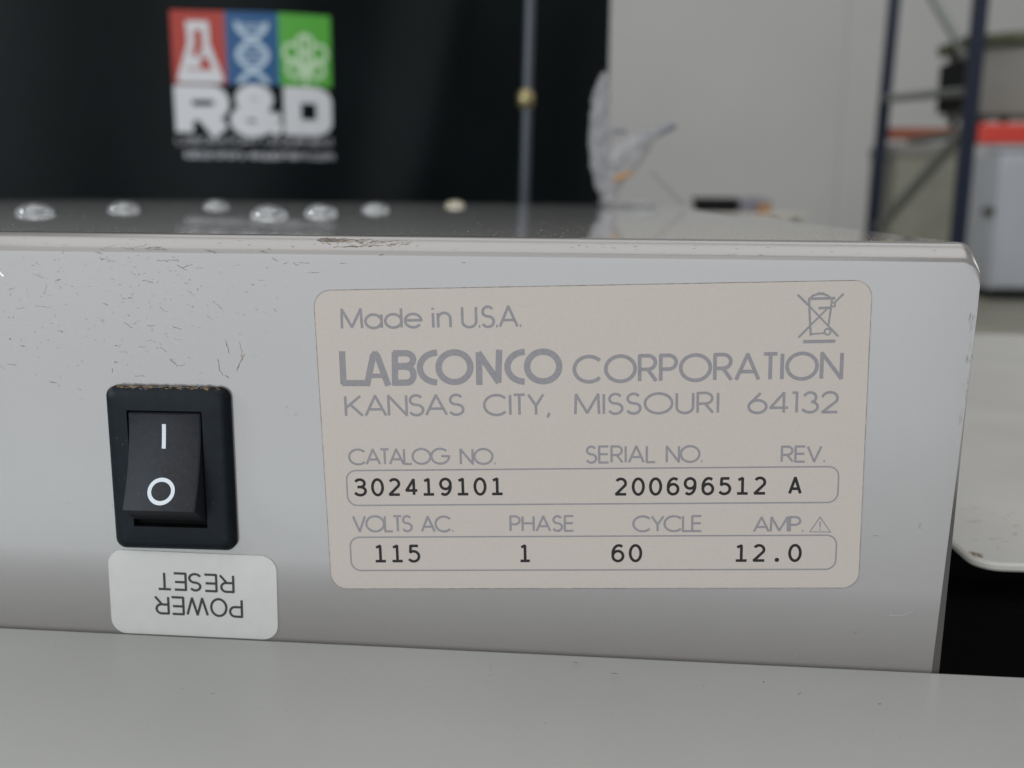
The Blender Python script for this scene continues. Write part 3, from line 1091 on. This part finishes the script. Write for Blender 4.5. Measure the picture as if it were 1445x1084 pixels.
be = ban(863, 60)[0]
bl = -0.95
print('banner right', be, 'logo', ban(240, 12), ban(466, 28), ban(250, 225), ban(470, 228))
mb = MB()
nu, nv = 150, 50
vb, vt = FLOOR + .03 - bc.z, 1.15
for i in range(nu):
    for j in range(nv):
        u0, u1 = bl + (be - bl) * i / nu, bl + (be - bl) * (i + 1) / nu
        v0, v1 = vb + (vt - vb) * j / nv, vb + (vt - vb) * (j + 1) / nv
        mb.poly([ban_frame(u0, v0, 0), ban_frame(u1, v0, 0), ban_frame(u1, v1, 0), ban_frame(u0, v1, 0)])
        mb.poly([ban_frame(u0, v0, -.0012), ban_frame(u0, v1, -.0012), ban_frame(u1, v1, -.0012), ban_frame(u1, v0, -.0012)])
banner = empty('banner', ban_frame((bl + be) / 2, vb, 0))
tag(banner, 'black vinyl banner with red, blue and green emblem hanging behind the housing', 'banner')
cloth = mb.build('cloth', M['vinyl'], banner, smooth=60)
pen = Pen(ban_frame, .0008)


def bquad(px0, py0, px1, py1, mi):
    a, b = ban(px0, py0), ban(px1, py1)
    n = 4
    for i in range(n):
        pen.area([(a[0] + (b[0] - a[0]) * i / n, b[1]), (a[0] + (b[0] - a[0]) * (i + 1) / n, b[1]), (a[0] + (b[0] - a[0]) * (i + 1) / n, a[1]), (a[0] + (b[0] - a[0]) * i / n, a[1])], mi)


LU0, LU1 = ban(244, 115)[0], ban(468, 130)[0]
VT, VM, VB_, V1, V2 = ban(245, 13)[1], ban(247, 117)[1], ban(250, 186)[1], ban(250, 192)[1], ban(252, 212)[1]
W3 = (LU1 - LU0) / 3
for k_, mi in ((0, 0), (1, 1), (2, 2)):
    for i in range(4):
        ua_, ub_ = LU0 + W3 * (k_ + i / 4), LU0 + W3 * (k_ + (i + 1) / 4)
        z = pen.lift
        pen.mb.poly([ban_frame(ua_, VM, z), ban_frame(ub_, VM, z), ban_frame(ub_, VT, z), ban_frame(ua_, VT, z)], mi)
pen.lift = .0016
HH = VT - VM


def e(k_, x, y):
    return (LU0 + W3 * (k_ + x), VM + HH * y)


# flask
tk = W3 * .10
pen.stroke([e(0, *p) for p in ((.28, .80), (.70, .80))], W3 * .16, 3)
pen.stroke([e(0, *p) for p in ((.36, .78), (.36, .55), (.14, .06), (.88, .06), (.64, .55), (.64, .78))], tk * 1.3, 3)
pen.stroke([e(0, *p) for p in ((.22, .14), (.80, .14))], W3 * .14, 3)
pen.stroke([e(0, *p) for p in ((.30, .30), (.52, .30))], W3 * .22, 3)
pen.stroke(circ(*e(0, .58, .42), W3 * .06, W3 * .06, 12), tk * .5, 3)
# double helix
for sg in (1, -1):
    pen.stroke([e(1, .5 + sg * .27 * cos(R((y - .2) / .42 * 180 + 90)), y) for y in [.01 + .85 * t / 30 for t in range(31)]], tk * 1.05, 4)
for y in (.34, .41, .48, .76, .82):
    x = .26 * abs(cos(R((y - .2) / .42 * 180 + 90)))
    pen.stroke([e(1, .5 - x, y), e(1, .5 + x, y)], tk * .35, 4)
# leafy crown
for cx_, cy_, r_ in ((.5, .58, .16), (.24, .46, .15), (.76, .46, .15), (.30, .24, .15), (.70, .24, .15), (.5, .36, .15)):
    pen.stroke(circ(*e(2, cx_, cy_), W3 * r_, W3 * r_ * 1.1, 16), tk * .72, 5)
pen.stroke([e(2, .5, .0), e(2, .5, .70)], tk * .7, 5)
pen.stroke([e(2, .5, .10), e(2, .20, .40)], tk * .6, 5)
pen.stroke([e(2, .5, .10), e(2, .80, .40)], tk * .6, 5)
pen.stroke([e(2, .5, .72), e(2, .5, .66)], tk, 5)
# R & D
HB = VM - VB_ - .003
vb_ = VB_
WT = W3 * 3


def g(x, y):
    return (LU0 + WT * x, vb_ + HB * y)


S = WT * .092
pen.stroke([g(*p) for p in ((.055, 0), (.055, 1.0))], S * 1.2, 3)
pen.stroke([g(.01, .86), g(.23, .86)] + [g(.23 + .065 * sin(R(t)), .64 + .22 * cos(R(t))) for t in range(0, 181, 20)] + [g(.06, .42)], S * 1.0, 3)
pen.stroke([g(.18, .44), g(.285, .0)], S * 1.25, 3)
pen.stroke(('closed', [g(.50 + .075 * cos(R(t)), .74 + .17 * sin(R(t))) for t in range(0, 360, 20)]), S * .95, 3)
pen.stroke(('closed', [g(.485 + .095 * cos(R(t)), .27 + .20 * sin(R(t))) for t in range(0, 360, 20)]), S * 1.0, 3)
pen.stroke([g(.52, .40), g(.66, .04)], S * .9, 3)
pen.stroke([g(.56, .12), g(.655, .42)], S * .6, 3)
pen.stroke([g(.74, .0), g(.74, 1.0)], S * 1.2, 3)
pen.stroke([g(.69, .86), g(.88, .86)] + [g(.88 + .065 * sin(R(t)), .72 + .14 * cos(R(t))) for t in range(0, 91, 15)] + [g(.88 + .065 * cos(R(t)), .28 - .14 * sin(R(t))) for t in range(0, 91, 15)] + [g(.69, .14)], S * 1.1, 3)
HT = .20
pen.text('LABORATORY', LU0, LU0 + WT * .52, ban(250, 203)[1], abs(V1 - ban(250, 203)[1]) * .95, .0011, mi=6)
pen.stroke([g(.55, -.20), g(.57, -.20)], .003, 6)
pen.text('EQUIPMENT', LU0 + WT * .60, LU1, ban(250, 203)[1], abs(V1 - ban(250, 203)[1]) * .95, .0011, mi=6)
pen.text('laboratory-equipment.com', LU0 + WT * .05, LU1, ban(250, 222)[1], abs(V2 - ban(250, 222)[1]) * 1.05, .0017, gap=.16, mi=6)
pen.done('emblem', [M['red'], M['blue'], M['green'], M['print_white'], M['print_paleblue'], M['print_palegreen'], M['print_grey']], banner)

# slim pole in front of the banner
pa, pb = at(748, 0, .80), at(740, 280, .80)
ax = (pa - pb).normalized()
ptop, pbot = pb + ax * ((1.2 - pb.z) / ax.z), pb + ax * ((FLOOR + .012 - pb.z) / ax.z)
pole = empty('display_pole', (pbot.x, pbot.y, FLOOR))
tag(pole, 'slim grey metal pole with a brass joint standing before the black banner', 'pole')
mb = MB()
mb.tube([pbot, ptop], .0052, 20)
mb.build('rod', M['dull_steel'], pole, smooth=50)
mb = MB()
j = at(742, 140, .80)
mb.tube([j - ax * .009, j - ax * .005, j + ax * .005, j + ax * .009], [.0056, .0085, .0085, .0056], 20)
mb.build('joint', M['brass'], pole, smooth=50)
mb = MB()
q = Vector((pbot.x, pbot.y, FLOOR))
mb.tube([q, q + Vector((0, 0, .008)), q + Vector((0, 0, .012))], [.10, .10, .03], 32)
mb.build('base', M['dull_steel'], pole, smooth=40)

# crumpled clear bag standing on the rear of the top cover
BY = .50
bag = empty('plastic_bag', (at(858, 290, BY).x, BY, 0))
tag(bag, 'crumpled clear plastic bag standing at the rear of the housing top beside the banner', 'bag')


def sheet(cl, wd, depth, name, material, seedv, amp=.0022):
    rnd = random.Random(seedv)
    mb = MB()
    n, m_ = len(cl) * 5, 12
    pts = [at(x, y, BY) for x, y in cl]
    rows = []
    for i in range(n + 1):
        t = i / n * (len(cl) - 1)
        k_ = min(int(t), len(cl) - 2)
        f_ = t - k_
        c_ = pts[k_].lerp(pts[k_ + 1], f_)
        d_ = (pts[k_ + 1] - pts[k_]).normalized()
        s_ = Vector((d_.z, 0, -d_.x))
        w_ = (wd[k_] * (1 - f_) + wd[k_ + 1] * f_) * .00050
        row = []
        for j in range(m_):
            a_ = 2 * pi * j / m_
            row.append(c_ + s_ * cos(a_) * w_ * (1 + rnd.uniform(-.15, .15)) + Vector((0, 1, 0)) * sin(a_) * depth * rnd.uniform(.5, 1.1) + Vector((rnd.uniform(-1, 1), rnd.uniform(-1, 1), rnd.uniform(-1, 1))) * amp * .4)
        rows.append(row)
    for a_, b_ in zip(rows, rows[1:]):
        mb.quad_strip(a_, b_, 0, True)
    mb.poly(rows[0][::-1])
    mb.poly(rows[-1])
    return mb.build(name, material, bag, smooth=90)


sheet([(853, 104), (848, 135), (846, 180), (847, 225), (852, 258), (862, 285)], [5, 12, 14, 15, 13, 10], .008, 'neck', M['film'], 3)
sheet([(860, 236), (876, 216), (900, 200), (922, 190), (940, 183)], [14, 16, 13, 8, 4], .010, 'fold', M['film'], 8)
sheet([(858, 268), (866, 250), (882, 232), (902, 216), (916, 206)], [10, 15, 17, 10, 4], .008, 'fold', M['film'], 21)
sheet([(845, 284.5), (875, 286), (905, 287), (930, 288)], [4, 6, 6, 3], .010, 'hem', M['film'], 11, .001)
mb = MB()
mb.tube([at(898, 194, BY), at(924, 187, BY), at(940, 182, BY), at(954, 177, BY)], [.0012, .0022, .0030, .0016], 10)
mb.tube([at(866, 190, BY - .004), at(868, 184, BY - .004), at(884, 186, BY - .004)], [.0012, .0022, .0010], 8)
mb.build('clip', M['slate'], bag, smooth=90)
mb = MB()
mb.tube([at(866, 256, BY - .006), at(872, 251, BY - .006), at(893, 243, BY - .006)], [.0012, .0020, .0012], 8)
mb.build('tie', M['orange'], bag, smooth=90)
mb = MB()
mb.tube([at(919, 243, BY), at(938, 262, BY), at(955, 280, BY), at(966, 288.5, BY)], .0006, 8)
mb.build('wire', M['grey_box'], bag, smooth=90)

# ================================================================== FAR WORKSHOP
# desk by the wall with small boxes
DY = 6.0
dz = at(1035, 301, DY).z
dxa, dxb = at(960, 301, DY).x, at(1136, 301, DY).x
desk = empty('work_desk', ((dxa + dxb) / 2, DY + .3, FLOOR))
tag(desk, 'pale work desk far behind the housing holding small boxes', 'desk')
mb = MB()
mb.box((dxa, DY - .05, dz - .03), (dxb, DY + .7, dz))
mb.build('desk_top', M['wood'], desk, bevel=.004)
for x in (dxa + .03, dxb - .07):
    for y in (DY, DY + .62):
        mb = MB()
        mb.box((x, y, FLOOR), (x + .04, y + .04, dz - .03))
        mb.build('leg', M['brace'], desk)
mb = MB()
a, b = at(984, 281, DY + .1), at(1040, 281, DY + .1)
mb.box((a.x, DY + .1, dz + .001), (b.x, DY + .30, a.z))
mb.box((a.x - .01, DY + .09, a.z - .02), (b.x + .01, DY + .31, a.z + .01))
tag(mb.build('storage_box', M['dark'], bevel=.008), 'dark green-black box on the far desk, left of the grey one', 'box', 'small boxes on the far desk')
mb = MB()
a, b = at(1044, 281, DY + .1), at(1088, 281, DY + .1)
mb.box((a.x, DY + .1, dz + .001), (b.x, DY + .30, a.z))
mb.box((a.x + .04, DY + .12, a.z - .002), (b.x - .05, DY + .26, a.z + .012))
tag(mb.build('storage_box', M['slate'], bevel=.008), 'slate grey box on the far desk beside the orange cup', 'box', 'small boxes on the far desk')
mb = MB()
a = at(1079, 303, DY - .0)
r_ = .045
mb.tube([(a.x, DY + .02, dz + .001), (a.x, DY + .02, dz + .012), (a.x, DY + .02, dz + .05), (a.x, DY + .02, dz + .055)], [r_ * .8, r_ * .85, r_, r_ * .95], 20)
tag(mb.build('orange_cup', M['orange'], smooth=50), 'small orange cup at the front of the far desk', 'cup')

# pallet rack: end frame seen at a slant
F, Bk = 4.2, 5.3


def post_at(p0, p1, Y):
    a, b = at(*p0, Y), at(*p1, Y)
    return ((a + b) / 2).x


fx = at(1369, 190, F).x
bx = at(1246, 190, Bk).x
lean_f = (at(1387, 0, F).x - at(1355, 330, F).x) / (at(1387, 0, F).z - at(1355, 330, F).z)
rack = empty('pallet_rack', ((fx + bx) / 2, (F + Bk) / 2, FLOOR))
tag(rack, 'tall pallet rack with dark blue posts and orange beams by the wall', 'rack')
for x, Y, wd in ((fx, F, .058), (bx, Bk, .056)):
    mb = MB()
    dl = lean_f if Y == F else 0.018
    zz = at(1369, 190, Y).z if Y == F else at(1246, 190, Y).z
    mb.bar((x + dl * (FLOOR + .006 - zz), Y + .025, FLOOR + .006), (x + dl * (3.4 - zz), Y + .025, 3.4), wd, .045)
    x = x + dl * (FLOOR - zz)
    mb.box((x - wd / 2 - .02, Y - .02, FLOOR), (x + wd / 2 + .02, Y + .09, FLOOR + .008))
    mb.build('post', M['post'], rack, bevel=.004)


def brace(p, q, th):
    mb = MB()
    za, zb = at(*p, Bk).z, at(*q, F).z
    mb.bar((bx, Bk + .035, za), (fx, F + .035, zb), th, .03)
    mb.build('brace', M['brace'], rack)


def fr_brace(p, q, th, t0=None):
    """a brace inside the end frame between two photo points, depth read off the frame line"""
    pts = []
    for px, py in (p, q):
        # intersect with the frame's upright plane
        nrm = Vector((F - Bk, -(fx - bx), 0)).normalized()
        r = ray(px, py)
        t = (Vector((bx, Bk + .035, 0)) - CAM).dot(nrm) / r.dot(nrm)
        pts.append(CAM + r * t)
    mb = MB()
    mb.bar(pts[0], pts[1], th, .03)
    mb.build('brace', M['brace'], rack)


fr_brace((1250, 139), (1368, 128), .045)
fr_brace((1312, -12), (1366, 82), .035)
fr_brace((1240, 322), (1364, 180), .045)
xe = 3.9
for Y, x, y0, y1, m_ in ((F, fx, 174, 203, M['beam']), (Bk, bx, 180, 197, M['beam_dark'])):
    z1, z0 = at(1380 if Y == F else 1255, y0, Y).z, at(1380 if Y == F else 1255, y1, Y).z
    mb = MB()
    mb.box((x + .031, Y - .012, z0), (xe, Y + .05, z1))
    mb.build('beam', m_, rack, bevel=.006)
    if Y == F:
        zdeck = z1
    else:
        zback = z1
for x in (fx + .10, fx + .52):
    mb = MB()
    mb.box((x, F + .052, zdeck - .035), (x + .05, Bk - .014, zdeck - .001))
    mb.build('support_bar', M['brace'], rack)
for Y, x in ((F, xe + .042), (Bk, xe + .04)):
    mb = MB()
    mb.box((x - .04, Y, FLOOR + .002), (x + .04, Y + .07, 3.4))
    mb.build('post', M['post'], rack, bevel=.004)

# grey appliance on the rack
a0, a1 = at(1384, 62, F + .10), at(1384, 163, F + .10)
app = empty('grey_appliance', (a0.x + .3, F + .4, zdeck))
tag(app, 'boxy grey appliance with olive lid on the orange rack beam', 'appliance')
mb = MB()
mb.box((a0.x - .015, F + .12, a1.z), (a0.x + .75, F + .42, a0.z))
mb.build('casing', M['grey_box'], app, bevel=.01)
mb = MB()
mb.box((at(1346, 100, F + .24).x, F + .10, a1.z + .03), (a0.x - .016, F + .42, a0.z - .05))
mb.build('side_cover', M['dark'], app, bevel=.008)
mb = MB()
lz0, lz1 = at(1400, 64, F + .08).z, at(1400, 47, F + .08).z
mb.box((at(1352, 60, F + .2).x, F + .10, lz0), (a0.x + .78, F + .44, lz1), rot=Matrix.Rotation(R(-5), 3, 'Y'), org=(a0.x, F, lz0))
mb.build('lid', M['olive_lid'], app, bevel=.008)
for x in (a0.x + .02, a0.x + .15, a0.x + .55):
    for y in (F + .15, F + .38):
        mb = MB()
        mb.tube([(x, y, zdeck + .001), (x, y, a1.z + .002)], .016, 12)
        mb.build('foot', M['dark'], app, smooth=50)

# olive crate behind the rack frame
CY = 7.2
a, b = at(1264, 222, CY), at(1362, 222, CY)
crate = empty('olive_crate', ((a.x + b.x) / 2, CY + .3, FLOOR))
tag(crate, 'olive green crate with grey lid seen between the two rack posts', 'crate')
mb = MB()
mb.box((a.x, CY, FLOOR), (b.x, CY + .6, a.z - .0))
mb.build('body', M['olive'], crate, bevel=.01)
mb = MB()
mb.box((a.x - .01, CY - .01, a.z + .001), (b.x + .01, CY + .61, at(1300, 203, CY).z))
mb.build('lid', M['grey_box'], crate, bevel=.01)

# white cabinet near the wall
WY = 9.4
b = at(1414, 216, WY)
wt = b.z
wx1 = b.x + 1.1
zc = FLOOR + .09
cab = empty('white_cabinet', ((b.x + wx1) / 2, WY + .4, FLOOR))
tag(cab, 'white floor cabinet with dark handle beneath the orange beam', 'cabinet')
mb = MB()
mb.box((b.x, WY, zc), (wx1, WY + .78, wt))
mb.build('body', M['cabinet'], cab, bevel=.03, seg=4, smooth=40)
mb = MB()
mb.box((b.x + .03, WY - .03, zc + .03), (wx1 - .02, WY - .001, wt - .04))
mb.build('door', M['cabinet'], cab, bevel=.01)
h = at(1412, 298, WY)
mb = MB()
mb.box((b.x - .045, WY + .02, h.z - .035), (b.x - .001, WY + .22, h.z + .03))
mb.build('handle', M['olive_lid'], cab, bevel=.01)
mb = MB()
mb.box((b.x + .02, WY + .01, FLOOR), (wx1 - .05, WY + .70, zc - .002))
mb.build('gap_shade_block', M['dark'], cab)  # dark block put in for the shaded gap under the cabinet
mb = MB()
p = at(1432, 222, WY)
mb.tube([(p.x - .16, WY + .2, wt + .05), (p.x - .13, WY + .2, wt + .055), (p.x + .3, WY + .2, wt + .055)], [.02, .05, .05], 16)
tag(mb.build('film_roll', M['print_white'], smooth=40), 'shiny white roll lying on top of the white cabinet', 'roll')
